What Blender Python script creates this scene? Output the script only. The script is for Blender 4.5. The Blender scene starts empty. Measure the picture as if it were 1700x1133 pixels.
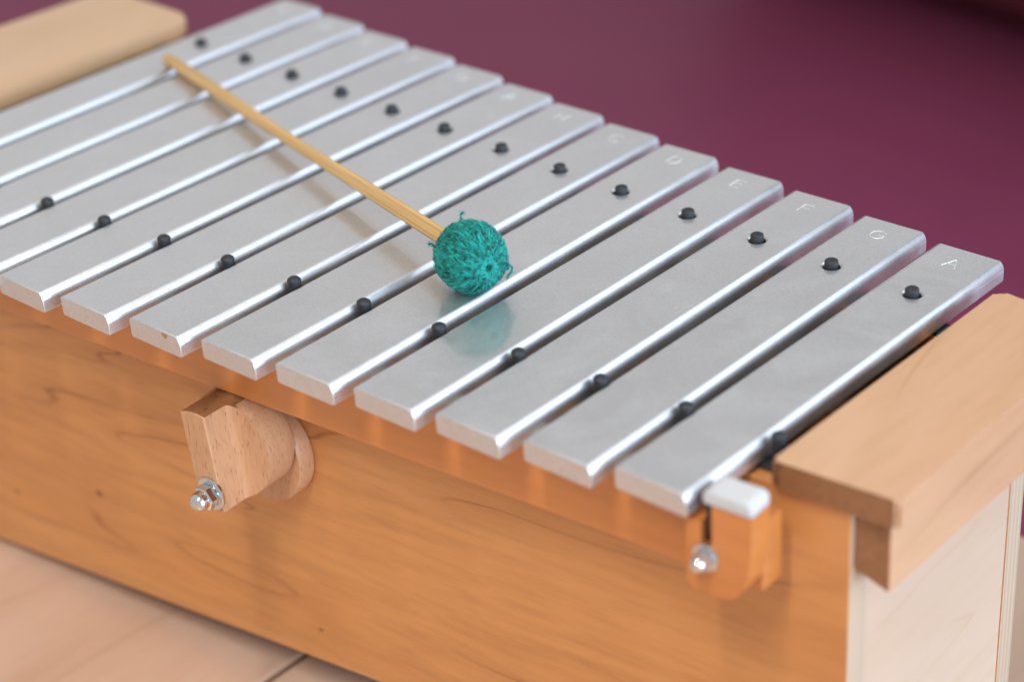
import bpy, bmesh, math, random
from mathutils import Vector, Matrix
R = random.Random(7)
S = 0.001                       # everything below is written in millimetres
sc = bpy.context.scene
COL = sc.collection

# ------------------------------------------------------------------ camera, world, lamps
cd = bpy.data.cameras.new('camera'); cam = bpy.data.objects.new('camera', cd); COL.objects.link(cam)
yaw, pit, rol = -0.75334, 0.51089, -0.06631
cy, sy, cp, sp = math.cos(yaw), math.sin(yaw), math.cos(pit), math.sin(pit)
fw = Vector((sy*cp, cy*cp, -sp)); rt = Vector((cy, -sy, 0)); up = rt.cross(fw)
r2 = rt*math.cos(rol)+up*math.sin(rol); u2 = up*math.cos(rol)-rt*math.sin(rol)
M = Matrix((r2, u2, -fw)).transposed().to_4x4(); M.translation = Vector((341.44, -801.39, 361.30))*S
cam.matrix_world = M
cd.sensor_width = 36; cd.lens = 36*3307.1/1700; cd.clip_start = 0.02; cd.clip_end = 50
cd.dof.use_dof = True; cd.dof.focus_distance = 0.782; cd.dof.aperture_fstop = 5.0
sc.camera = cam

w = bpy.data.worlds.new('World'); sc.world = w; w.use_nodes = True
bg = w.node_tree.nodes['Background']; bg.inputs[0].default_value = (1, .985, .97, 1); bg.inputs[1].default_value = 0.55

# the room round the box: pale and even, with a darker low stretch behind the instrument
nt = w.node_tree
def wn(ty, **k):
    x = nt.nodes.new(ty)
    for a, v in k.items(): setattr(x, a, v)
    return x
tc = wn('ShaderNodeTexCoord'); sp0 = wn('ShaderNodeSeparateXYZ'); nt.links.new(tc.outputs['Generated'], sp0.inputs[0])
vd = wn('ShaderNodeVectorMath', operation='DOT_PRODUCT'); nt.links.new(tc.outputs['Generated'], vd.inputs[0]); vd.inputs[1].default_value = (-.30, .954, 0)
def mr(src, a, b):
    x = wn('ShaderNodeMapRange', interpolation_type='SMOOTHSTEP'); x.inputs[1].default_value = a; x.inputs[2].default_value = b
    nt.links.new(src, x.inputs[0]); return x.outputs[0]
f1 = mr(sp0.outputs[2], .38, .20); f2 = mr(vd.outputs['Value'], .72, .93)
ml = wn('ShaderNodeMath', operation='MULTIPLY'); nt.links.new(f1, ml.inputs[0]); nt.links.new(f2, ml.inputs[1])
mx = wn('ShaderNodeMix', data_type='RGBA'); nt.links.new(ml.outputs[0], mx.inputs[0])
mx.inputs[6].default_value = (1, .985, .97, 1); mx.inputs[7].default_value = (.10, .07, .06, 1)
nt.links.new(mx.outputs[2], bg.inputs[0])

def area(name, loc, target, sx, sy_, power, color, spread):
    l = bpy.data.lights.new(name, 'AREA'); l.shape = 'RECTANGLE'; l.size = sx; l.size_y = sy_
    l.energy = power; l.color = color; l.spread = math.radians(spread)
    o = bpy.data.objects.new(name, l); COL.objects.link(o); o.location = loc
    o.rotation_euler = (Vector(target)-Vector(loc)).to_track_quat('-Z', 'Y').to_euler()
    return o
area('window_light', (2.3, 1.25, 1.15), (0, -0.3, 0), 4.6, 3.2, 44, (.62, .80, 1), 130)
area('side_window_light', (4.6, -0.6, 0.75), (0, -0.3, -.05), 3.2, 2.0, 96, (.56, .76, 1), 120)
area('rear_window_light', (-5.6, 4.6, 2.4), (-0.3, -0.2, 0), 6.0, 2.6, 5, (.97, .98, 1), 140)
area('ceiling_light', (0.25, -1.15, 1.35), (-0.1, -0.3, -.1), 0.09, 0.8, 17, (1, .93, .85), 180)

sc.view_settings.view_transform = 'Standard'; sc.view_settings.look = 'None'
sc.view_settings.exposure = 0.0; sc.view_settings.gamma = 1
try: sc.view_settings.use_curve_mapping = False
except Exception: pass
sc.cycles.max_bounces = 10

# ------------------------------------------------------------------ helpers
def tag(o, label=None, cat=None, group=None, kind=None):
    if label: o['label'] = label
    if cat: o['category'] = cat
    if group: o['group'] = group
    if kind: o['kind'] = kind
    return o
def flatten(me):
    # broad flat faces stay flat, only the rounded edges are smooth
    big = max((p.area for p in me.polygons), default=0)*.05
    for p in me.polygons:
        if p.area > big and len(me.polygons) < 1500: p.use_smooth = False
def link(name, bm, mats, parent=None, smooth=30, keep=False):
    me = bpy.data.meshes.new(name)
    bmesh.ops.recalc_face_normals(bm, faces=bm.faces[:])
    for v in bm.verts: v.co *= S
    bm.to_mesh(me); bm.free()
    for m in (mats if isinstance(mats, (list, tuple)) else [mats]): me.materials.append(m)
    if smooth:
        me.polygons.foreach_set('use_smooth', [True]*len(me.polygons))
        me.set_sharp_from_angle(angle=math.radians(smooth))
        flatten(me)
    o = bpy.data.objects.new(name, me); COL.objects.link(o)
    if parent: o.parent = parent
    return o
def empty(name, loc=(0, 0, 0)):
    o = bpy.data.objects.new(name, None); COL.objects.link(o); o.location = Vector(loc)*S
    o.empty_display_size = .02
    return o
def poly_prism(bm, pts, z0, z1, bevel=0, seg=2):
    """pts: list of (x,y) or (x,y,zbottom,ztop)"""
    lo = [bm.verts.new((p[0], p[1], p[2] if len(p) > 2 else z0)) for p in pts]
    hi = [bm.verts.new((p[0], p[1], p[3] if len(p) > 3 else z1)) for p in pts]
    n = len(pts); fs = []
    fs.append(bm.faces.new(lo[::-1])); fs.append(bm.faces.new(hi))
    for i in range(n): fs.append(bm.faces.new((lo[i], lo[(i+1) % n], hi[(i+1) % n], hi[i])))
    if bevel:
        es = set(e for f in fs for e in f.edges)
        bmesh.ops.bevel(bm, geom=list(es), offset=bevel, segments=seg, profile=.5, affect='EDGES')
    return bm
def revolve(bm, prof, origin, axis, n=24, phase=0):
    """prof: list of (radius, along)"""
    a = Vector(axis).normalized(); t = a.orthogonal().normalized(); b = a.cross(t); o = Vector(origin)
    rings = []
    for r, h in prof:
        if r < 1e-6: rings.append([bm.verts.new(o+a*h)])
        else: rings.append([bm.verts.new(o+a*h+(t*math.cos(phase+2*math.pi*k/n)+b*math.sin(phase+2*math.pi*k/n))*r) for k in range(n)])
    for A, B in zip(rings, rings[1:]):
        for k in range(n):
            q = [A[k % len(A)], A[(k+1) % len(A)], B[(k+1) % len(B)], B[k % len(B)]]
            u = []
            for v in q:
                if v not in u: u.append(v)
            if len(u) > 2: bm.faces.new(u)
    for ring, flip in ((rings[0], True), (rings[-1], False)):
        if len(ring) > 2: bm.faces.new(ring)
    return bm
def tube(bm, pts, r, n=6, closed=False, rr=None):
    pts = [Vector(p) for p in pts]; m = len(pts); rings = []
    prev = None
    for i, p in enumerate(pts):
        if closed: d = pts[(i+1) % m]-pts[i-1]
        else: d = pts[min(i+1, m-1)]-pts[max(i-1, 0)]
        if d.length < 1e-9: d = Vector((0, 0, 1))
        d.normalize()
        t = (prev-d*prev.dot(d)) if prev else d.orthogonal()
        if t.length < 1e-6: t = d.orthogonal()
        t.normalize(); prev = t; b = d.cross(t)
        q = rr[i] if rr else r
        rings.append([bm.verts.new(p+(t*math.cos(2*math.pi*k/n)+b*math.sin(2*math.pi*k/n))*q) for k in range(n)])
    for i in range(m if closed else m-1):
        A, B = rings[i], rings[(i+1) % m]
        for k in range(n): bm.faces.new((A[k], A[(k+1) % n], B[(k+1) % n], B[k]))
    if not closed:
        bm.faces.new(rings[0][::-1]); bm.faces.new(rings[-1])
    return bm

# ------------------------------------------------------------------ materials
class NT:
    def __init__(s, name):
        s.m = bpy.data.materials.new(name); s.m.use_nodes = True
        s.t = s.m.node_tree; s.b = s.t.nodes['Principled BSDF']; s.out = s.t.nodes['Material Output']
    def n(s, ty, **k):
        x = s.t.nodes.new(ty)
        for a, v in k.items():
            if a.startswith('_'): setattr(x, a[1:], v)
            else: x.inputs[a.replace('9', ' ')].default_value = v
        return x
    def l(s, a, b): s.t.links.new(a, b)
    def math(s, op, a, b=None, clamp=False):
        x = s.t.nodes.new('ShaderNodeMath'); x.operation = op; x.use_clamp = clamp
        for i, v in enumerate((a, b)):
            if v is None: continue
            if isinstance(v, (int, float)): x.inputs[i].default_value = v
            else: s.l(v, x.inputs[i])
        return x.outputs[0]
    def mix(s, f, a, b, mode='MIX'):
        x = s.t.nodes.new('ShaderNodeMix'); x.data_type = 'RGBA'; x.blend_type = mode
        for i, v in ((0, f), (6, a), (7, b)):
            if isinstance(v, (int, float)): x.inputs[i].default_value = v
            elif isinstance(v, tuple): x.inputs[i].default_value = v if len(v) == 4 else v+(1,)
            else: s.l(v, x.inputs[i])
        return x.outputs[2]
    def noise(s, vec, scale, detail=2, rough=.5, dist=0):
        x = s.n('ShaderNodeTexNoise'); x.inputs['Scale'].default_value = scale; x.inputs['Detail'].default_value = detail
        x.inputs['Roughness'].default_value = rough; x.inputs['Distortion'].default_value = dist
        s.l(vec, x.inputs['Vector']); return x.outputs[0]
    def ramp(s, v, a, b):
        x = s.t.nodes.new('ShaderNodeMapRange'); x.inputs[1].default_value = a; x.inputs[2].default_value = b
        s.l(v, x.inputs[0]); return x.outputs[0]
    def coords(s, scale=(1, 1, 1), rot=(0, 0, 0), loc=(0, 0, 0)):
        tc = s.t.nodes.new('ShaderNodeTexCoord'); mp = s.t.nodes.new('ShaderNodeMapping')
        mp.inputs['Scale'].default_value = scale; mp.inputs['Rotation'].default_value = rot; mp.inputs['Location'].default_value = loc
        s.l(tc.outputs['Object'], mp.inputs['Vector']); return mp.outputs[0]
    def bump(s, h, strength, dist):
        x = s.t.nodes.new('ShaderNodeBump'); x.inputs['Strength'].default_value = strength; x.inputs['Distance'].default_value = dist
        s.l(h, x.inputs['Height']); s.l(x.outputs[0], s.b.inputs['Normal']); return x

def wood(name, base, tone, line, stretch, lines=14, line_amt=.55, fibre=.25, rough=.42, coat=.25, coat_rough=.2, pores=0, knots=0, loc=(0, 0, 0), rot=(0, 0, 0), fine=1.0, spots=()):
    """stretch: texture scale per axis; small along the grain"""
    t = NT(name); v = t.coords(stretch, rot, loc)
    n1 = t.noise(v, 1.0, 2.5, .45, .6)                                # broad figure
    big = t.noise(v, .55, 2, .5, .3)
    col = t.mix(t.ramp(big, .3, .7), base, tone)
    ph = t.math('FRACT', t.math('MULTIPLY', n1, lines))
    d = t.math('ABSOLUTE', t.math('SUBTRACT', ph, .5))
    ln = t.math('POWER', t.ramp(d, .07, .0), 1.6)
    gate = t.ramp(t.noise(v, 2.2, 2, .5), .46, .62)
    ln = t.math('MULTIPLY', t.math('MULTIPLY', ln, gate), line_amt)
    col = t.mix(ln, col, line)
    soft = t.math('MULTIPLY', t.ramp(d, .5, .05), .14)
    col = t.mix(soft, col, line)
    fv = t.coords(tuple(x*14*fine for x in stretch), rot)
    fb = t.noise(fv, 1.0, 4, .6, .1)
    col = t.mix(t.math('MULTIPLY', t.ramp(fb, .45, .75), fibre), col, line)
    h = fb
    if pores:
        pv = t.coords(tuple(x*pores for x in stretch), rot)
        pn = t.noise(pv, 1, 1, .4)
        pm = t.ramp(pn, .64, .74)
        col = t.mix(t.math('MULTIPLY', pm, .55), col, tuple(x*.45 for x in line))
        h = t.math('SUBTRACT', fb, pm)
    if knots:
        vo = t.n('ShaderNodeTexVoronoi', Scale=knots); 
        tc2 = t.coords((1, 1, 1), (0, 0, 0), (.03, .02, .011)); t.l(tc2, vo.inputs['Vector'])
        kd = t.ramp(vo.outputs['Distance'], .085, .03)
        kc = t.n('ShaderNodeSeparateColor'); t.l(vo.outputs['Color'], kc.inputs[0])
        kd = t.math('MULTIPLY', kd, t.math('GREATER_THAN', kc.outputs[0], .45))
        col = t.mix(t.math('MULTIPLY', kd, .75), col, tuple(x*.5 for x in line))
    for (kx, kz, kr) in spots:
        cc = t.coords((1/kr, .6/kr, 1.6/kr), (0, 0, 0), (-kx/kr, 0, -1.6*kz/kr))
        ln_ = t.t.nodes.new('ShaderNodeSeparateXYZ'); t.l(cc, ln_.inputs[0])
        q = t.math('SQRT', t.math('ADD', t.math('POWER', ln_.outputs[0], 2), t.math('POWER', ln_.outputs[2], 2)))
        q = t.math('ADD', q, t.math('MULTIPLY', t.noise(v, 6, 2), .8))
        col = t.mix(t.math('MULTIPLY', t.ramp(q, 1.5, .7), .8), col, tuple(x*.55 for x in line))
    t.l(col, t.b.inputs['Base Color'])
    t.b.inputs['Roughness'].default_value = rough
    t.b.inputs['Coat Weight'].default_value = coat; t.b.inputs['Coat Roughness'].default_value = coat_rough
    t.bump(h, .12, .0004)
    return t.m

SPOTS = ((-.3365, -.1435, .0030), (-.2017, -.1669, .0018), (-.075, -.150, .0012), (-.40, -.165, .0026))
BODY = wood('varnished alder', (.62, .245, .066), (.70, .33, .115), (.22, .055, .012), (1.7, 19, 19), lines=9, line_amt=.62, fibre=.2, rough=.4, coat=.28, coat_rough=.2, rot=(0, .10, 0), spots=SPOTS)
BODY2 = wood('varnished alder dark', (.62, .205, .045), (.65, .235, .06), (.32, .10, .025), (1.6, 14, 22), lines=6, line_amt=.25, fibre=.15, rough=.33, coat=.5, coat_rough=.2, loc=(3, 1, 2))
CAP = wood('varnished beech', (.64, .385, .23), (.58, .31, .165), (.42, .21, .08), (13, 2.2, 13), lines=6, line_amt=.5, fibre=.22, rough=.4, coat=.35, coat_rough=.25, loc=(1.5, 4, 0))
CAPL = wood('varnished beech pale', (.62, .42, .28), (.66, .40, .19), (.5, .25, .1), (11, 2.2, 11), lines=4, line_amt=.25, fibre=.2, rough=.45, coat=.25, coat_rough=.3, loc=(4, 2, 1))
PLY = wood('pale birch plywood', (.60, .46, .35), (.57, .41, .30), (.48, .31, .19), (16, 2.0, 16), lines=5, line_amt=.5, fibre=.22, rough=.5, coat=.2, coat_rough=.35, loc=(0, 1, 5))
BEECH = wood('oiled beech', (.66, .39, .225), (.60, .32, .165), (.36, .15, .06), (30, 30, 5), lines=3, line_amt=.25, fibre=.35, rough=.5, coat=.1, pores=42, fine=1.6)
TABLE = wood('pale maple table top', (.72, .515, .39), (.66, .44, .31), (.46, .25, .15), (14, 2.4, 14), lines=3, line_amt=.3, fibre=.15, rough=.33, coat=.3, coat_rough=.25)
ENDG = wood('beech end grain', (.33, .15, .065), (.27, .115, .045), (.14, .055, .02), (30, 30, 60), lines=4, line_amt=.4, fibre=.4, rough=.5, coat=.2, coat_rough=.3, pores=10)
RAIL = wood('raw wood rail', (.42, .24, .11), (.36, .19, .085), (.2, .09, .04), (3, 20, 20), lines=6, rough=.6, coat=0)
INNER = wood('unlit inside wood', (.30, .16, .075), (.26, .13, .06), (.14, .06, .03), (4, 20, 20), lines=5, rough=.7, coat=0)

def ply_edge():
    t = NT('plywood edge layers'); v = t.coords()
    sx = t.n('ShaderNodeSeparateXYZ'); t.l(v, sx.inputs[0])
    yv = t.math('ADD', sx.outputs[1], t.math('MULTIPLY', t.noise(v, 30, 2), .0012))
    s = t.math('SINE', t.math('MULTIPLY', yv, 2*math.pi/.0028))
    n = t.noise(t.coords((300, 900, 60)), 1, 3)
    col = t.mix(t.ramp(s, -.4, .6), (.54, .42, .31), (.47, .33, .21))
    col = t.mix(t.math('MULTIPLY', n, .35), col, (.52, .42, .32))
    t.l(col, t.b.inputs['Base Color']); t.b.inputs['Roughness'].default_value = .6
    return t.m
PLYEDGE = ply_edge()

def bar_metal():
    t = NT('satin anodised aluminium'); v = t.coords()
    oi = t.t.nodes.new('ShaderNodeObjectInfo')
    sh = t.t.nodes.new('ShaderNodeVectorMath'); sh.operation = 'ADD'       # every bar has its own marks
    cmb = t.t.nodes.new('ShaderNodeCombineXYZ'); t.l(t.math('MULTIPLY', oi.outputs['Random'], 7.0), cmb.inputs[0]); t.l(cmb.outputs[0], sh.inputs[1])
    t.l(v, sh.inputs[0]); v = sh.outputs[0]
    fine = t.noise(v, 1900, 3, .7); mid = t.noise(v, 45, 4, .6); big = t.noise(v, 9, 3, .5); grit = t.noise(v, 900, 2, .6)
    base = t.mix(t.ramp(mid, .35, .7), (.755, .758, .776), (.785, .788, .804))
    base = t.mix(t.math('MULTIPLY', t.ramp(fine, .48, .72), .45), base, (.80, .80, .815))
    base = t.mix(t.math('MULTIPLY', t.ramp(grit, .50, .30), .30), base, (.46, .46, .475))
    base = t.mix(t.math('MULTIPLY', oi.outputs['Random'], .16), base, (.54, .54, .56))
    sp_ = t.noise(v, 420, 1, .3); speck = t.math('MULTIPLY', t.ramp(sp_, .77, .81), .8)
    base = t.mix(speck, base, (.92, .92, .92))
    # hairline scratches in two directions, sparse
    def scratch(rz, sx, sy, lo):
        mp = t.t.nodes.new('ShaderNodeMapping'); t.l(v, mp.inputs['Vector'])
        mp.inputs['Rotation'].default_value = (0, 0, rz); mp.inputs['Scale'].default_value = (sx, sy, 1)
        return t.math('MULTIPLY', t.ramp(t.noise(mp.outputs[0], 1, 1, .3), lo, lo+.03), t.ramp(t.noise(v, 60, 1), .52, .62))
    scr_ = t.math('MAXIMUM', scratch(.5, 1500, 60, .70), scratch(-1.1, 1300, 45, .72))
    base = t.mix(t.math('MULTIPLY', scr_, .45), base, (.88, .88, .9))
    t.l(base, t.b.inputs['Base Color'])
    t.b.inputs['Metallic'].default_value = 1
    smudge = t.ramp(t.noise(v, 26, 5, .65, .8), .42, .68)
    rr = t.math('ADD', t.math('MULTIPLY', smudge, .08), t.math('MULTIPLY', big, .05)); rr = t.math('ADD', rr, .47)
    t.l(rr, t.b.inputs['Roughness'])
    t.b.inputs['Coat Weight'].default_value = .25; t.b.inputs['Coat Roughness'].default_value = .06
    hgt = t.math('ADD', fine, t.math('MULTIPLY', scr_, -.6))
    t.bump(hgt, .22, .00008)
    # the anodised skin also mirrors a little more sharply
    g = t.n('ShaderNodeBsdfPrincipled', Metallic=1.0); t.l(base, g.inputs['Base Color'])
    t.l(t.math('ADD', t.math('MULTIPLY', smudge, .07), .09), g.inputs['Roughness'])
    mxs = t.t.nodes.new('ShaderNodeMixShader'); t.l(t.math('SUBTRACT', .27, t.math('MULTIPLY', smudge, .14)), mxs.inputs[0])
    t.l(t.b.outputs[0], mxs.inputs[1]); t.l(g.outputs[0], mxs.inputs[2]); t.l(mxs.outputs[0], t.out.inputs[0])
    return t.m
METAL = bar_metal()
def simple(name, col, rough=.5, metal=0, coat=0, var=.2, scale=60, bump=0, sheen=0):
    t = NT(name); v = t.coords(); n = t.noise(v, scale, 4, .6)
    t.l(t.mix(n, tuple(c*(1-var) for c in col), tuple(min(1, c*(1+var)) for c in col)), t.b.inputs['Base Color'])
    t.b.inputs['Roughness'].default_value = rough; t.b.inputs['Metallic'].default_value = metal
    t.b.inputs['Coat Weight'].default_value = coat; t.b.inputs['Sheen Weight'].default_value = sheen
    if bump: t.bump(n, bump, .0005)
    return t.m
ENGR = simple('bright engraved aluminium', (.95, .95, .96), .5, 1, 0, .04)
RUBBER = simple('black rubber', (.022, .025, .030), .55, 0, 0, .4, 400, .2)
FELT = simple('white felt', (.56, .56, .57), .95, 0, 0, .05, 700, .3, .3)
STEEL = simple('zinc plated steel', (.72, .74, .76), .16, 1, 0, .08, 300, .05)
CARPET = simple('plum vinyl floor', (.25, .050, .105), .45, 0, 0, .12, 3)
CARPET.node_tree.nodes['Principled BSDF'].inputs['Specular IOR Level'].default_value = .10
MAROON = simple('dark maroon falloff', (.17, .022, .045), .9, 0, 0, .2, 40)  # colour of the added panel that imitates the dark falloff behind
OLIVE = simple('dark olive cloth', (.07, .075, .05), .9, 0, 0, .2, 40)
GREYWALL = simple('grey plaster', (.45, .44, .43), .8, 0, 0, .05, 6)
YARN = None
def yarn_mat():
    t = NT('teal wool yarn'); v = t.coords()
    n = t.noise(v, 420, 4, .65); m = t.noise(v, 90, 3, .6)
    c = t.mix(t.ramp(n, .36, .62), (.001, .065, .058), (.004, .34, .29))
    c = t.mix(t.math('MULTIPLY', t.ramp(m, .48, .66), .6), c, (.02, .41, .355))
    t.l(c, t.b.inputs['Base Color']); t.b.inputs['Roughness'].default_value = .9
    t.b.inputs['Sheen Weight'].default_value = .12; t.b.inputs['Sheen Tint'].default_value = (.5, 1, .9, 1)
    t.bump(n, .6, .0006)
    return t.m
YARN = yarn_mat()
YDARK = simple('deep teal wool core', (.001, .06, .052), .95, 0, 0, .4, 300, .5)
YPALE = simple('pale teal wool', (.018, .34, .29), .95, 0, 0, .35, 500, .6)
def stick_mat():
    t = NT('rattan mallet stick'); v = t.coords((1, 1, 1))
    # local z runs along the stick
    a = t.noise(t.coords((900, 900, 8)), 1, 3, .6); b = t.noise(t.coords((60, 60, 12)), 1, 2)
    c = t.mix(t.ramp(a, .38, .66), (.50, .28, .09), (.78, .52, .22))
    c = t.mix(t.math('MULTIPLY', b, .25), c, (.50, .30, .11))
    t.l(c, t.b.inputs['Base Color']); t.b.inputs['Roughness'].default_value = .45; t.b.inputs['Coat Weight'].default_value = .2
    t.bump(a, .25, .0003)
    return t.m
STICK = stick_mat()

# ------------------------------------------------------------------ setting
TZ = -206.0                                        # table top height
tb = empty('wooden_table', (0, 0, TZ))
tag(tb, 'pale wooden table top under the metallophone, made of wide planks', 'table')
for x0, x1 in ((-2200, -1236), (-1232, -735), (-731, -236.5), (-233, 262), (266, 760), (764, 1400)):
    bm = bmesh.new(); poly_prism(bm, [(x0, -1100), (x1, -1100), (x1, -64), (x0, -64)], -30, 0, 1.2, 2)
    link('plank', bm, TABLE, tb)
bm = bmesh.new(); poly_prism(bm, [(-2150, -1080), (1350, -1080), (1350, -84), (-2150, -84)], -34, -30.5)
link('underlay', bm, RAIL, tb)
FZ = -700
for x, y in ((-2120, -1050), (1320, -1050), (-2120, -110), (1320, -110)):
    bm = bmesh.new(); poly_prism(bm, [(x-25, y-25), (x+25, y-25), (x+25, y+25), (x-25, y+25)], FZ-TZ, -34, 2)
    link('leg', bm, TABLE, tb)
bm = bmesh.new(); poly_prism(bm, [(-7000, -3000), (5000, -3000), (5000, 7000), (-7000, 7000)], FZ-20, FZ)
tag(link('floor', bm, CARPET), kind='structure')

# low maroon panel added far behind to darken the background at upper right
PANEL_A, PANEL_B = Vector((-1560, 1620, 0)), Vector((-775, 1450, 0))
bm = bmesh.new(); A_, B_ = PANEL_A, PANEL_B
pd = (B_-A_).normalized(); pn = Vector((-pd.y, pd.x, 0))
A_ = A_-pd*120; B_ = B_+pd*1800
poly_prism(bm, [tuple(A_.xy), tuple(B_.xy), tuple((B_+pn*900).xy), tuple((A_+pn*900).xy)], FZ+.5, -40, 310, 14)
tag(link('falloff_panel', bm, MAROON), 'low dark maroon panel added far behind to stand in for the soft dark falloff at the upper right', 'panel')

# ------------------------------------------------------------------ metallophone body
B = .077
def FY(x, a): return a+B*x                         # a line parallel to the front face
def BY(x, a): return a-.0617*x                     # a line parallel to the back face
mp_ = empty('metallophone', (0, 0, 0))
tag(mp_, 'varnished wooden resonator box of the metallophone carrying the row of metal bars', 'metallophone')
XL, XR = -548, 52
def zb(x): return -201.0+.076*(x+422)
# front panel
N = 24
def slab(name, x0, x1, ya, yb, ztop, zbot, mat, parent=mp_, bev=.8, edge=None):
    bm = bmesh.new()
    pts = [(x0, ya(x0), zbot(x0), ztop(x0)), (x1, ya(x1), zbot(x1), ztop(x1)), (x1, yb(x1), zbot(x1), ztop(x1)), (x0, yb(x0), zbot(x0), ztop(x0))]
    poly_prism(bm, pts, 0, 0, bev, 2)
    o = link(name, bm, [mat]+([edge] if edge else []), parent)
    if edge:
        for p in o.data.polygons:
            if p.normal.x > .9: p.material_index = 1
    return o
slab('front_panel', XL, XR, lambda x: FY(x, -340), lambda x: FY(x, -329), lambda x: -11.2, zb, BODY, edge=PLYEDGE)
slab('back_panel', XL, XR, lambda x: BY(x, -222), lambda x: BY(x, -211), lambda x: -11.2, zb, BODY2, edge=PLYEDGE)
for x0, x1, m in ((XR-11, XR-.6, PLY), (XL+1, XL+12, PLY)):
    bm = bmesh.new()
    poly_prism(bm, [(x0, FY(x0, -328.9), zb(x0), -11.2), (x1, FY(x1, -328.9), zb(x1), -11.2), (x1, BY(x1, -222.1), zb(x1), -11.2), (x0, BY(x0, -222.1), zb(x0), -11.2)], 0, 0)
    link('side_panel', bm, m, mp_)
bm = bmesh.new()
poly_prism(bm, [(XL+12.1, FY(XL+12, -328.9), zb(XL)+4, zb(XL)+12), (XR-11.1, FY(XR-11, -328.9), zb(XR)+4, zb(XR)+12), (XR-11.1, BY(XR-11, -222.1), zb(XR)+4, zb(XR)+12), (XL+12.1, BY(XL+12, -222.1), zb(XL)+4, zb(XL)+12)], 0, 0)
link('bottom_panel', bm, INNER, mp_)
for fx, fy in ((-520, -372), (-520, -200), (25, -325), (25, -235)):
    bm = bmesh.new(); revolve(bm, [(9, TZ+.2), (10, TZ+1), (10, zb(fx)+3)], (fx, fy, 0), (0, 0, 1)); link('foot', bm, RUBBER, mp_)
# end caps
def cap(name, pts, z0, z1, mat, bev, label):
    bm = bmesh.new(); poly_prism(bm, pts, z0, z1, bev, 4); o = link(name, bm, [mat, ENDG], mp_); o['label'] = label
    for p in o.data.polygons:
        if abs(p.normal.y) > .8: p.material_index = 1
    return o
def rounded(pts, r, n=5):
    out = []; m = len(pts)
    for i, p in enumerate(pts):
        p = Vector(p); a = (Vector(pts[i-1])-p).normalized(); b = (Vector(pts[(i+1) % m])-p).normalized()
        rr = r[i] if isinstance(r, (list, tuple)) else r
        for k in range(n+1):
            t = k/n; q = (p+a*rr)*(1-t)**2+p*2*t*(1-t)+(p+b*rr)*t*t; out.append((q.x, q.y))
    return out
cap('end_cap', rounded([(24, -341.5), (70.5, -338), (69.5, -200), (25.2, -194.5)], [2, 2, 5, 4]), -11, 0, CAP, 1.6, 'right hand wooden end board of the box')
cap('end_cap', rounded([(-562, -386), (-476, -381), (-477.5, -163.5), (-552, -160)], [4, 4, 8, 8]), -10, 0, CAPL, 2.0, 'left hand wooden end board of the box')
# carrying ledge below the right cap: profile with a slanting underside
def ledge(x0, x1, ya, yb, zi, zo, mat):
    bm = bmesh.new(); v = []
    for y in (ya, yb):
        v.append([bm.verts.new((x0, y+.08*x0*0, -11.2)), bm.verts.new((x1, y, -11.2)), bm.verts.new((x1, y, zo)), bm.verts.new((x0, y, zi))])
    bm.faces.new(v[0]); bm.faces.new(v[1][::-1])
    for k in range(4): bm.faces.new((v[0][k], v[0][(k+1) % 4], v[1][(k+1) % 4], v[1][k]))
    bmesh.ops.bevel(bm, geom=bm.edges[:], offset=.8, segments=2, profile=.5, affect='EDGES')
    o = link('carrying_ledge', bm, [mat, ENDG], mp_)
    for p in o.data.polygons:
        if abs(p.normal.y) > .8: p.material_index = 1
    return o
ledge(XR+.2, 66, -334.3, -203, -36, -40.5, CAP)
ledge(XL-.2, XL-13, -372, -178, -36, -40.5, CAPL)
# rails inside that carry the pegs and cords
def NY(x): return -330.8+.0761*x
def FPY(x): return -215.8-.0617*x
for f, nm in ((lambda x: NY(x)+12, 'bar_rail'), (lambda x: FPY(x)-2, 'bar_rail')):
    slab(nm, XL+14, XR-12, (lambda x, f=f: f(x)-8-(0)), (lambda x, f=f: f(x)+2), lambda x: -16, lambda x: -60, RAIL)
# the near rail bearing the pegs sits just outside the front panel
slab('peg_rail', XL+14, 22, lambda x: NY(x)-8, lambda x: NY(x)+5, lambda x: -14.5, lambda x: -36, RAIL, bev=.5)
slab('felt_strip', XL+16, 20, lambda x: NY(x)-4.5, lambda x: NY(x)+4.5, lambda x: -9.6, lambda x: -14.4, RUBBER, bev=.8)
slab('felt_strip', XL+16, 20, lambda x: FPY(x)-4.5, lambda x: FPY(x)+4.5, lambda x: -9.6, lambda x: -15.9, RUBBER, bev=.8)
P = 36.598
E_ = [-0.0695,0.8148,0.5226,1.0515,0.0916,-0.1222,-0.2578,1.0872,-0.1164,-0.1977,-0.3995,0.4253,-0.2792,-0.6102,0.0258,-0.7077,-0.6431,-1.084,0.0136,-0.9857,-0.2937,-0.4777,0.3014,-1.4322,-0.0612,-0.2415,-0.2792,-1.0835,0.2637,0.6188,-0.5083,-0.4479,0.1106,0.9625,0.5814,0.3739,0.5554,0.5554,0,0.7809,0.3397,0.3397,0,0.0101,0.4247,0.4247,0,0.3319,-0.2382,-0.2382,0,0.5962]
FPdx = [.6, -.3, -.5, -.1, -.4, 0, .4, 0, .4, .5, 0, -.3, -.3]
for i in range(13):                               # far pegs through the holes, near pegs in the gaps
    x = -i*P+FPdx[i]; y = FPY(-i*P)
    bm = bmesh.new()
    revolve(bm, [(2.75, -15), (2.75, 1.5), (2.65, 2.3), (2.1, 2.7), (1.0, 2.6), (0, 2.5)], (x, y, 0), (R.uniform(-.05, .05), R.uniform(-.05, .05), 1), 24)
    link('peg', bm, RUBBER, mp_)
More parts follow.
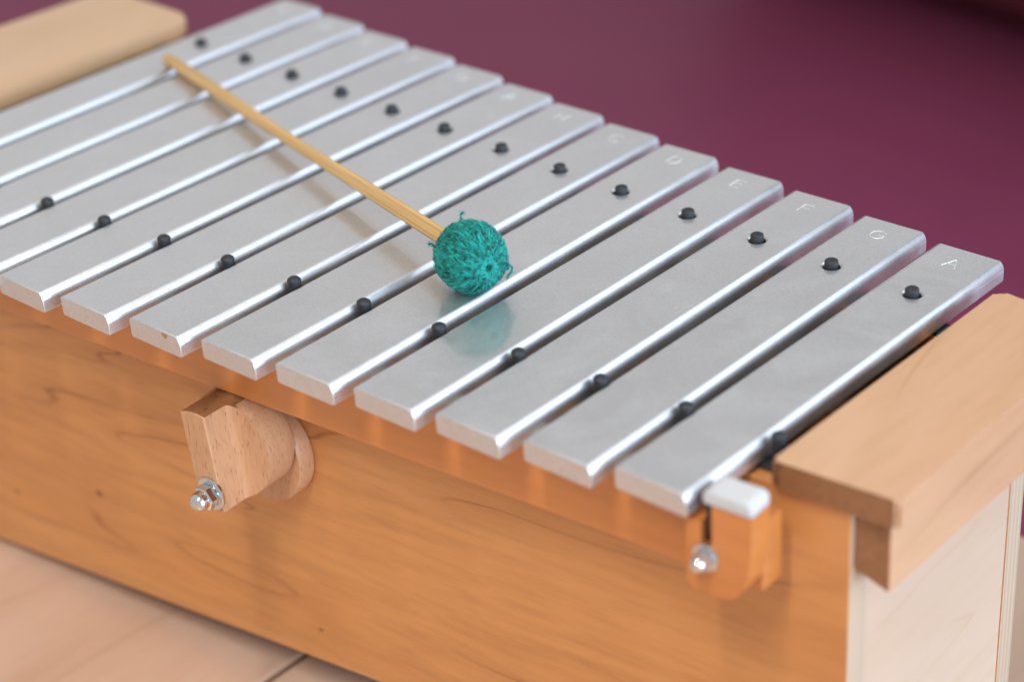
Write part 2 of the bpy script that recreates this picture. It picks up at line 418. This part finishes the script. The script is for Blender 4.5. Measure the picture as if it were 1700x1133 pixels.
for i in range(-1, 13):
    x = -i*P-P/2+.0; y = NY(x)
    if i == -1: x = 18.6; y = NY(x)
    if i > 0: x += (0, .8, .9, .1, -.6, -.3, -.2, -.5, 0, .4, .6, 0, 0)[i]
    bm = bmesh.new()
    revolve(bm, [(2.75, -14.6), (2.75, .2), (2.9, .8), (2.7, 1.6), (1.9, 2.3), (0, 2.6)], (x, y, 0), (R.uniform(-.06, .06), R.uniform(-.06, .06), 1), 20)
    link('peg', bm, RUBBER, mp_)

# damper board hanging in front below the bar ends
slab('damper_board', XL+20, 32.7, lambda x: FY(x, -361), lambda x: FY(x, -350), lambda x: -12.5, lambda x: -40, BODY2, bev=.9)
slab('damper_felt', XL+22, 12, lambda x: FY(x, -359), lambda x: FY(x, -352), lambda x: -10.2, lambda x: -12.6, FELT, bev=.5)
# damper lever block with slot
ax = Vector((1, B, 0)).normalized(); ay = Vector((B, -1, 0)).normalized()      # along the front, and outwards
def LP(u, z, wv, a=-340): return Vector((0, a, 0))+ax*u+Vector((0, 0, z))+ay*wv
lever = None
def lever_half(outline):
    bm = bmesh.new(); fr = [bm.verts.new(LP(u, z, 32.3)) for u, z in outline]; bk = [bm.verts.new(LP(u, z, 21.1)) for u, z in outline]
    bm.faces.new(fr); bm.faces.new(bk[::-1]); n = len(fr)
    for k in range(n): bm.faces.new((fr[k], fr[(k+1) % n], bk[(k+1) % n], bk[k]))
    return bm
outl = [(8.5, -11.5), (8.5, -37)]+[(-8+2-2*math.cos(t), -38-2*math.sin(t)*0) for t in ()]
outl += [(11, -39.5), (22, -39.5), (27, -37.5), (30.5, -33), (32.3, -27), (33.2, -18), (33.6, -4), (18.4, -4), (18.4, -20)]
outl += [(18.4-2.1+2.1*math.cos(t), -20-2.1*math.sin(t)) for t in (.5, 1.1, 1.57, 2.1, 2.7)]
outl += [(14.2, -20), (14.2, -11.5)]
bm = lever_half(outl)
lever = link('damper_lever', bm, BODY2, mp_, 40)
bm = bmesh.new(); o8 = [(14.9, -3.9), (33.9, -3.9), (33.9, .4), (32.0, 1.8), (17, 1.8), (14.9, .4)]
fr = [bm.verts.new(LP(u, z, 32.6)) for u, z in o8]; bk = [bm.verts.new(LP(u, z, 20.9)) for u, z in o8]
bm.faces.new(fr); bm.faces.new(bk[::-1])
for k in range(6): bm.faces.new((fr[k], fr[(k+1) % 6], bk[(k+1) % 6], bk[k]))
bmesh.ops.bevel(bm, geom=bm.edges[:], offset=1.3, segments=4, profile=.5, affect='EDGES')
link('felt_pad', bm, FELT, lever, 60)
def cap_nut(parent, o, s=1.0):
    bm = bmesh.new(); revolve(bm, [(6.2*s, 0), (6.2*s, .9*s), (5.8*s, 1.15*s)], o, ay, 32); link('washer', bm, STEEL, parent)
    o2 = Vector(o)+ay*1.2*s
    bm = bmesh.new()
    revolve(bm, [(4.25*s, 0), (4.55*s, .35*s), (4.55*s, 3.2*s), (4.0*s, 3.75*s)], o2, ay, 6, .35)
    link('hex_nut', bm, STEEL, parent, 20)
    bm = bmesh.new()
    pr_ = [(3.6*s, 3.5*s), (3.45*s, 4.2*s), (3.45*s, 5.0*s)]+[(3.45*s*math.cos(t), 5.0*s+3.3*s*math.sin(t)) for t in [k*math.pi/16 for k in range(1, 8)]]+[(0, 8.3*s)]
    revolve(bm, pr_, o2, ay, 32); link('dome', bm, STEEL, parent, 50)
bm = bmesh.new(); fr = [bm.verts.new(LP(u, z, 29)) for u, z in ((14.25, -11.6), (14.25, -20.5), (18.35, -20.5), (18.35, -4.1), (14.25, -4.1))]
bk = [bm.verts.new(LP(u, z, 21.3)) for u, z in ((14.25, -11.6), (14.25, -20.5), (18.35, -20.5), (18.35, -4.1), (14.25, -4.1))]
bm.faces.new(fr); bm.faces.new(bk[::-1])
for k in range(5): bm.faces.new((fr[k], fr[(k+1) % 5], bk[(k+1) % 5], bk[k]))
link('slot_shade', bm, RUBBER, lever)  # black plate added inside the slot to stand in for its shade
cap_nut(lever, LP(16.3, -24.5, 32.4), .82)

# cam knob
KC = (-216.0, -63.0); KR = 22.7; TH = .09; W0, W1 = 39.6, 9.6
kb = bmesh.new()
def hw(wv):                                        # half width of the grip at distance w from the panel
    t = (W0-wv)/(W0-W1)
    if t < .34: return 6.6+.8*t
    if t > .50: return 99
    s = (t-.34)/.16
    return 6.9+17*(1-max(0, 1-s**3)**(1/3))
rings = []; NS = 22; MW = 40
TT = [0, .02, .1, .2, .34]+[.34+.16*math.sin(k*math.pi/60) for k in range(1, 30)]+[.5002, .62, .7, .85, .97, 1]
lev = [W0-(W0-W1)*t for t in TT]; MW = len(TT)-1
for j, wv in enumerate(lev):
    rad = KR-(0.5 if j in (0, MW) else 0); h = min(hw(wv), rad*.9999)
    h = h-(0.4 if j == 0 else 0)
    a0 = math.asin(min(1, h/rad)); ring = []
    for k in range(NS+1):                          # top arc from -h to h
        a = -a0+2*a0*k/NS; ring.append((rad*math.sin(a), rad*math.cos(a)))
    for k in range(1, NS):                         # right side downwards
        z = rad*math.cos(a0)*(1-2*k/NS); ring.append((h if abs(z) < rad*math.cos(a0) else h, z))
        if h > rad*.98: ring[-1] = (math.sqrt(max(0, rad*rad-z*z)), z)
    for k in range(NS+1):
        a = a0-2*a0*k/NS; ring.append((rad*math.sin(a), -rad*math.cos(a)))
    for k in range(1, NS):
        z = -rad*math.cos(a0)*(1-2*k/NS); ring.append((-h, z))
        if h > rad*.98: ring[-1] = (-math.sqrt(max(0, rad*rad-z*z)), z)
    rings.append([kb.verts.new(LP(KC[0]+x*math.cos(TH)-z*math.sin(TH), KC[1]+x*math.sin(TH)+z*math.cos(TH), wv)) for x, z in ring])
for A, Bq in zip(rings, rings[1:]):
    n = len(A)
    for k in range(n): kb.faces.new((A[k], A[(k+1) % n], Bq[(k+1) % n], Bq[k]))
kb.faces.new(rings[0]); kb.faces.new(rings[-1][::-1])
knob = link('cam_knob', kb, [BEECH, ENDG], mp_, 32)
for p in knob.data.polygons:
    if p.normal.z > .925: p.material_index = 1
cap_nut(knob, LP(-212.8, -76.4, W0+.1), 1.18)
bm = bmesh.new(); revolve(bm, [(22.6, .1), (23.6, 1), (23.6, 8), (22.8, 9)], LP(-216, -74, 0), ay, 64); link('knob_base', bm, BEECH, knob, 40)

# ------------------------------------------------------------------ the bars
LET = {
 'A': [[(-2.9, -3.5), (0, 3.5), (2.9, -3.5)], [(-1.7, -.9), (1.7, -.9)]],
 'G': [[(2.7, 2.0), (1.9, 3.0), (.4, 3.5), (-1.4, 3.1), (-2.7, 1.8), (-3.1, 0), (-2.7, -1.8), (-1.4, -3.1), (.4, -3.5), (2.0, -3.0), (2.9, -1.9), (2.9, -.3), (.6, -.3)]],
 'F': [[(-2, -3.5), (-2, 3.5), (2.5, 3.5)], [(-2, .3), (1.7, .3)]],
 'E': [[(2.5, -3.5), (-2, -3.5), (-2, 3.5), (2.5, 3.5)], [(-2, .3), (1.9, .3)]],
 'D': [[(-2.3, -3.5), (-2.3, 3.5), (.2, 3.5), (1.8, 2.8), (2.7, 1.2), (2.7, -1.2), (1.8, -2.8), (.2, -3.5), (-2.3, -3.5)]],
 'C': [[(2.7, 2.0), (1.9, 3.0), (.4, 3.5), (-1.4, 3.1), (-2.7, 1.8), (-3.1, 0), (-2.7, -1.8), (-1.4, -3.1), (.4, -3.5), (1.9, -3.0), (2.7, -2.0)]],
 'H': [[(-2.4, -3.5), (-2.4, 3.5)], [(2.4, -3.5), (2.4, 3.5)], [(-2.4, .1), (2.4, .1)]]}
NOTES = 'AGFEDCHAGFEDC'
def bar_mesh(i):
    x0 = -i*P; dx, rot, dyn, dyf = E_[4*i:4*i+4]
    yn = -375.70+.12616*x0+dyn; yf = -173.80-.12856*x0+dyf; T = 8.8; W = 15
    yc = (yn+yf)/2; L2 = (yf-yn)/2
    prof = []                                       # closed profile in x,z
    def arc(cx, cz, r, a0, a1, n):
        for k in range(n+1):
            a = math.radians(a0+(a1-a0)*k/n); prof.append((cx+r*math.cos(a), cz+r*math.sin(a)))
    for k in range(9):
        a = math.radians(66-60*k/8); c0, c1 = math.cos(math.radians(66)), math.cos(math.radians(6)); s0, s1 = math.sin(math.radians(66)), math.sin(math.radians(6))
        prof.append((W-2.0+2.0*(math.cos(a)-c0)/(c1-c0), -3.9+3.9*(math.sin(a)-s1)/(s0-s1)))
    pass; arc(W-1.0, -T+1.0, 1.0, -5, -90, 3)
    arc(-W+1.0, -T+1.0, 1.0, 270, 185, 3); arc(-W+2.0, -2.0, 2.0, 172, 90, 7)
    bm = bmesh.new(); rings = []
    for y, s in ((-L2, .35), (-L2+.12, .12), (-L2+.4, 0), (L2-.4, 0), (L2-.12, .12), (L2, .35)):
        rings.append([bm.verts.new((x*(1-s/W), y, -T/2+(z+T/2)*(1-s*2/T))) for x, z in prof])
    n = len(prof)
    for A, C_ in zip(rings, rings[1:]):
        for k in range(n): bm.faces.new((A[k], A[(k+1) % n], C_[(k+1) % n], C_[k]))
    bm.faces.new(rings[0]); bm.faces.new(rings[-1][::-1])
    ang = math.atan2(2*rot, yf-yn)
    return bm, x0+dx, yc, L2, -ang
bars = []
desc = {0: 'shortest satin aluminium bar, stamped A, next to the right wooden end board',
 1: 'aluminium bar stamped G, second from the right wooden end board',
 2: 'aluminium bar stamped F, third from the right wooden end board',
 3: 'aluminium bar stamped E, just right of the one the teal mallet head rests on',
 4: 'aluminium bar stamped D with the teal mallet head resting on it',
 5: 'aluminium bar just left of the mallet head, its near end above the wooden knob',
 6: 'aluminium bar stamped H with a small brown stain on its near end',
 7: 'aluminium bar directly left of the one with the brown stained end, under the stick',
 8: 'aluminium bar under the stick, two to the left of the brown stained bar',
 9: 'fourth aluminium bar from the left wooden end board, under the stick',
 10: 'third aluminium bar from the left wooden end board, under the stick',
 11: 'second aluminium bar from the left wooden end board, under the thin end of the stick',
 12: 'longest aluminium bar, next to the left wooden end board, at the tip of the stick'}
for i in range(13):
    bm, bx, by, L2, ang = bar_mesh(i)
    o = link('metal_bar', bm, METAL, None, 35)
    o.location = (bx*S, by*S, 0); o.rotation_euler = (0, 0, ang)
    tag(o, desc[i], 'tone bar', 'aluminium bars of the metallophone')
    # drilled hole with a small countersink
    hx, hy = -i*P+FPdx[i]*.5-bx, FPY(-i*P)-by
    cb = bmesh.new(); revolve(cb, [(3.6, -12), (3.6, -.6), (4.3, .05), (4.8, 2)], (hx, hy, 0), (0, 0, 1), 32)
    bmesh.ops.recalc_face_normals(cb, faces=cb.faces[:])
    for v in cb.verts: v.co *= S
    cm = bpy.data.meshes.new('cut'); cb.to_mesh(cm); cb.free(); co = bpy.data.objects.new('cut', cm); COL.objects.link(co)
    co.matrix_world = o.matrix_world = Matrix.Translation(o.location) @ Matrix.Rotation(ang, 4, 'Z')
    md = o.modifiers.new('hole', 'BOOLEAN'); md.operation = 'DIFFERENCE'; md.object = co; md.solver = 'EXACT'
    bpy.context.view_layer.update()
    dg = bpy.context.evaluated_depsgraph_get(); me = bpy.data.meshes.new_from_object(o.evaluated_get(dg))
    o.modifiers.clear(); old = o.data; o.data = me; me.name = 'metal_bar'; bpy.data.meshes.remove(old)
    bpy.data.objects.remove(co); bpy.data.meshes.remove(cm)
    me.polygons.foreach_set('use_smooth', [True]*len(me.polygons)); me.set_sharp_from_angle(angle=math.radians(35))
    for p in me.polygons:
        if abs(p.normal.z) > .9999 or abs(p.normal.y) > .99 or abs(p.normal.x) > .99: p.use_smooth = False
    bm = bmesh.new()
    lx = -i*P-.8+(.6 if i == 1 else 0)-bx; ly = L2-12.2+R.uniform(-.4, .4)
    for st in LET[NOTES[i]]:
        tube(bm, [(lx+a, ly+b, -.13) for a, b in st], .28, 8)
    link('stamped_letter', bm, ENGR, o, 60)
    bars.append(o)

# small brown stain on the near end of the H bar
o = bars[6]; L6 = -min(v.co.y for v in o.data.vertices)/S
bm = bmesh.new(); fr = [bm.verts.new((x, -L6-.03, z)) for x, z in ((4.2, -.5), (8.4, -.5), (7.6, -2.0), (6.4, -3.2), (5.3, -2.2))]
bk = [bm.verts.new((v.co.x, -L6+.2, v.co.z)) for v in fr]
bm.faces.new(fr); bm.faces.new(bk[::-1])
for k in range(5): bm.faces.new((fr[k], fr[(k+1) % 5], bk[(k+1) % 5], bk[k]))
link('stain', bm, RAIL, o)

# ------------------------------------------------------------------ mallet
e0 = Vector((-431.6, -217.9, 3.1)); bc = Vector((-139.3, -309.0, 14.3)); d = (bc-e0).normalized()
mal = empty('mallet', tuple(bc))
tag(mal, 'mallet with rattan stick and fuzzy teal yarn head lying across the bars', 'mallet')
Q = Vector((0, 0, 1)).rotation_difference(d)
mal.rotation_mode = 'QUATERNION'; mal.rotation_quaternion = Q        # local z runs along the stick towards the tip
LS = (bc-e0).length
bm = bmesh.new()
pts = []; rad = []
for k in range(41):
    t = k/40; z = -LS+t*(LS-2)
    pts.append((0.35*math.sin(t*5), .3*math.sin(t*7+1), z)); rad.append(2.95+.25*math.sin(t*9)+.2*t-(.9 if k == 0 else 0))
pts.insert(1, (0, 0, -LS+.8)); rad.insert(1, 2.9)
tube(bm, pts, 3, 28, rr=rad)
link('stick', bm, STICK, mal, 60)
# core and windings
RB = 13.4
bm = bmesh.new()
prof = [(0, -13.6)]+[(12.9*math.sin(a), -13.6*math.cos(a)) for a in [k*math.pi/24 for k in range(1, 24)]]+[(0, 13.6)]
prof = [(r if h < 12 or r == 0 else max(r, .0), h) for r, h in prof]
prof[-1] = (0, 11.0)
revolve(bm, prof, (0, 0, 0), (0, 0, 1), 40)
head = link('yarn_head', bm, YDARK, mal, 60)
bm = bmesh.new()
def wind(phi, tilt, r0, rad, seed, n=56):
    rg = random.Random(seed); out = []; rr = []
    nrm = Vector((math.cos(phi)*math.cos(tilt), math.sin(phi)*math.cos(tilt), math.sin(tilt)))
    u = nrm.orthogonal().normalized(); v = nrm.cross(u)
    p1, p2, p3 = (rg.uniform(0, 6.28) for _ in range(3))
    for k in range(n):
        a = 2*math.pi*k/n
        q = u*math.cos(a)+v*math.sin(a)
        j = r0+.35*math.sin(3*a+p1)+.25*math.sin(7*a+p2)+rg.uniform(-.12, .12)
        q = q+nrm*(.03*math.sin(5*a+p3)+rg.uniform(-.006, .006))
        q.normalize()
        out.append((q.x*j, q.y*j, q.z*(j+.5))); rr.append(rad*(1+.25*math.sin(11*a+p2)+rg.uniform(-.2, .2)))
    tube(bm, out, rad, 5, True, rr)
for k in range(150):
    wind(k*2.39996+R.uniform(-.1, .1), R.choice((1, 1, 1, 1, -1))*R.uniform(.17, .25), RB+R.uniform(-.7, .35), R.uniform(.34, .52), k)
for k in range(12):
    wind(k*2.39996, R.uniform(-.7, .7), RB-.4+R.uniform(-.3, .2), R.uniform(.35, .5), 300+k)
link('yarn_winding', bm, YARN, head, 180)
# paler stitched ring round the hole
bm = bmesh.new()
for k in range(18):
    a = 2*math.pi*k/18+R.uniform(-.08, .08); c0 = Vector((3.0*math.cos(a), 3.0*math.sin(a), 13.5))
    rd = Vector((math.cos(a), math.sin(a), 0)); tg = Vector((-math.sin(a), math.cos(a), 0))
    tube(bm, [c0+rd*(-1.3*math.cos(t))+tg*.5*math.sin(2*t)+Vector((0, 0, 1.15*math.sin(t)-.25*(1-math.cos(t)))) for t in [x*math.pi/6 for x in range(7)]], R.uniform(.32, .46), 6)
link('yarn_ring', bm, YPALE, head, 180)
# fuzz
bm = bmesh.new()
for k in range(3600):
    z = R.uniform(-1, 1); a = R.uniform(0, 6.283); s = math.sqrt(1-z*z); n_ = Vector((s*math.cos(a), s*math.sin(a), z))
    p = Vector((n_.x*13.5, n_.y*13.5, n_.z*14.0)); t = n_.orthogonal().normalized(); t.rotate(Matrix.Rotation(R.uniform(0, 6.28), 3, n_))
    L = R.choice((.8, 1.0, 1.3, 1.6, 2.2)); c = R.uniform(-1, 1); b_ = n_.cross(t)
    tube(bm, [p, p+n_*L*.35+t*L*.4, p+n_*L*.5+t*L*.8+b_*c*L*.3, p+n_*L*.45+t*L*1.1+b_*c*L*.8], .055, 3)
link('yarn_fuzz', bm, YARN, head, 0)
# loose ends of yarn, in world directions
Qi = Q.inverted()
def loose(start, pts, r):
    bm_ = bmesh.new(); rg = random.Random(len(pts)); base = Vector(start)
    P3 = [base+Vector(p) for p in pts]
    for s in range(4):
        ph = s*1.57
        out = []
        m = 26
        for k in range(m):
            t = k/(m-1)*(len(P3)-1); i0 = min(int(t), len(P3)-2); f = t-i0; f = f*f*(3-2*f) if False else f
            q = P3[i0].lerp(P3[i0+1], f)+Vector((math.cos(ph+k*.8), math.sin(ph+k*.8), math.sin(k*.7+ph)))*r*.9
            out.append(Qi @ q)
        tube(bm_, out, r*.55, 5)
    for k in range(60):
        q = P3[0].lerp(P3[-1], rg.random()) if rg.random() < .3 else P3[rg.randrange(len(P3))]
        q = q+Vector([rg.uniform(-.5, .5) for _ in range(3)])
        e = q+Vector([rg.uniform(-1.3, 1.3) for _ in range(3)])
        tube(bm_, [Qi @ q, Qi @ ((q+e)/2+Vector((.2, .1, .2))), Qi @ e], .05, 3)
    link('loose_yarn', bm_, YARN, head, 180)
rv, uv = Vector(r2), Vector(u2)
def scr(x, y, z=0): return rv*x+uv*y-fw*z          # a world offset seen to the right, up, towards the viewer
loose((0, 0, 0), [scr(-4.5, 13.2), scr(-3.6, 14.6), scr(-3.9, 16.0), scr(-3.2, 17.0), scr(-2.8, 17.1)], .26)
loose((0, 0, 0), [scr(12.5, -2.5, 3), scr(14.4, -3.0, 3), scr(16.2, -4.3, 3), scr(15.8, -6.0, 3), scr(14.6, -7.6, 3), scr(14.2, -8.6, 3)], .32)
loose((0, 0, 0), [scr(12.0, -5.0, 4), scr(13.8, -5.2, 4), scr(14.8, -4.6, 4), scr(14.0, -3.4, 4)], .30)
loose((0, 0, 0), [scr(-14.0, 4.0), scr(-15.2, 5.0), scr(-16.2, 4.6)], .22)
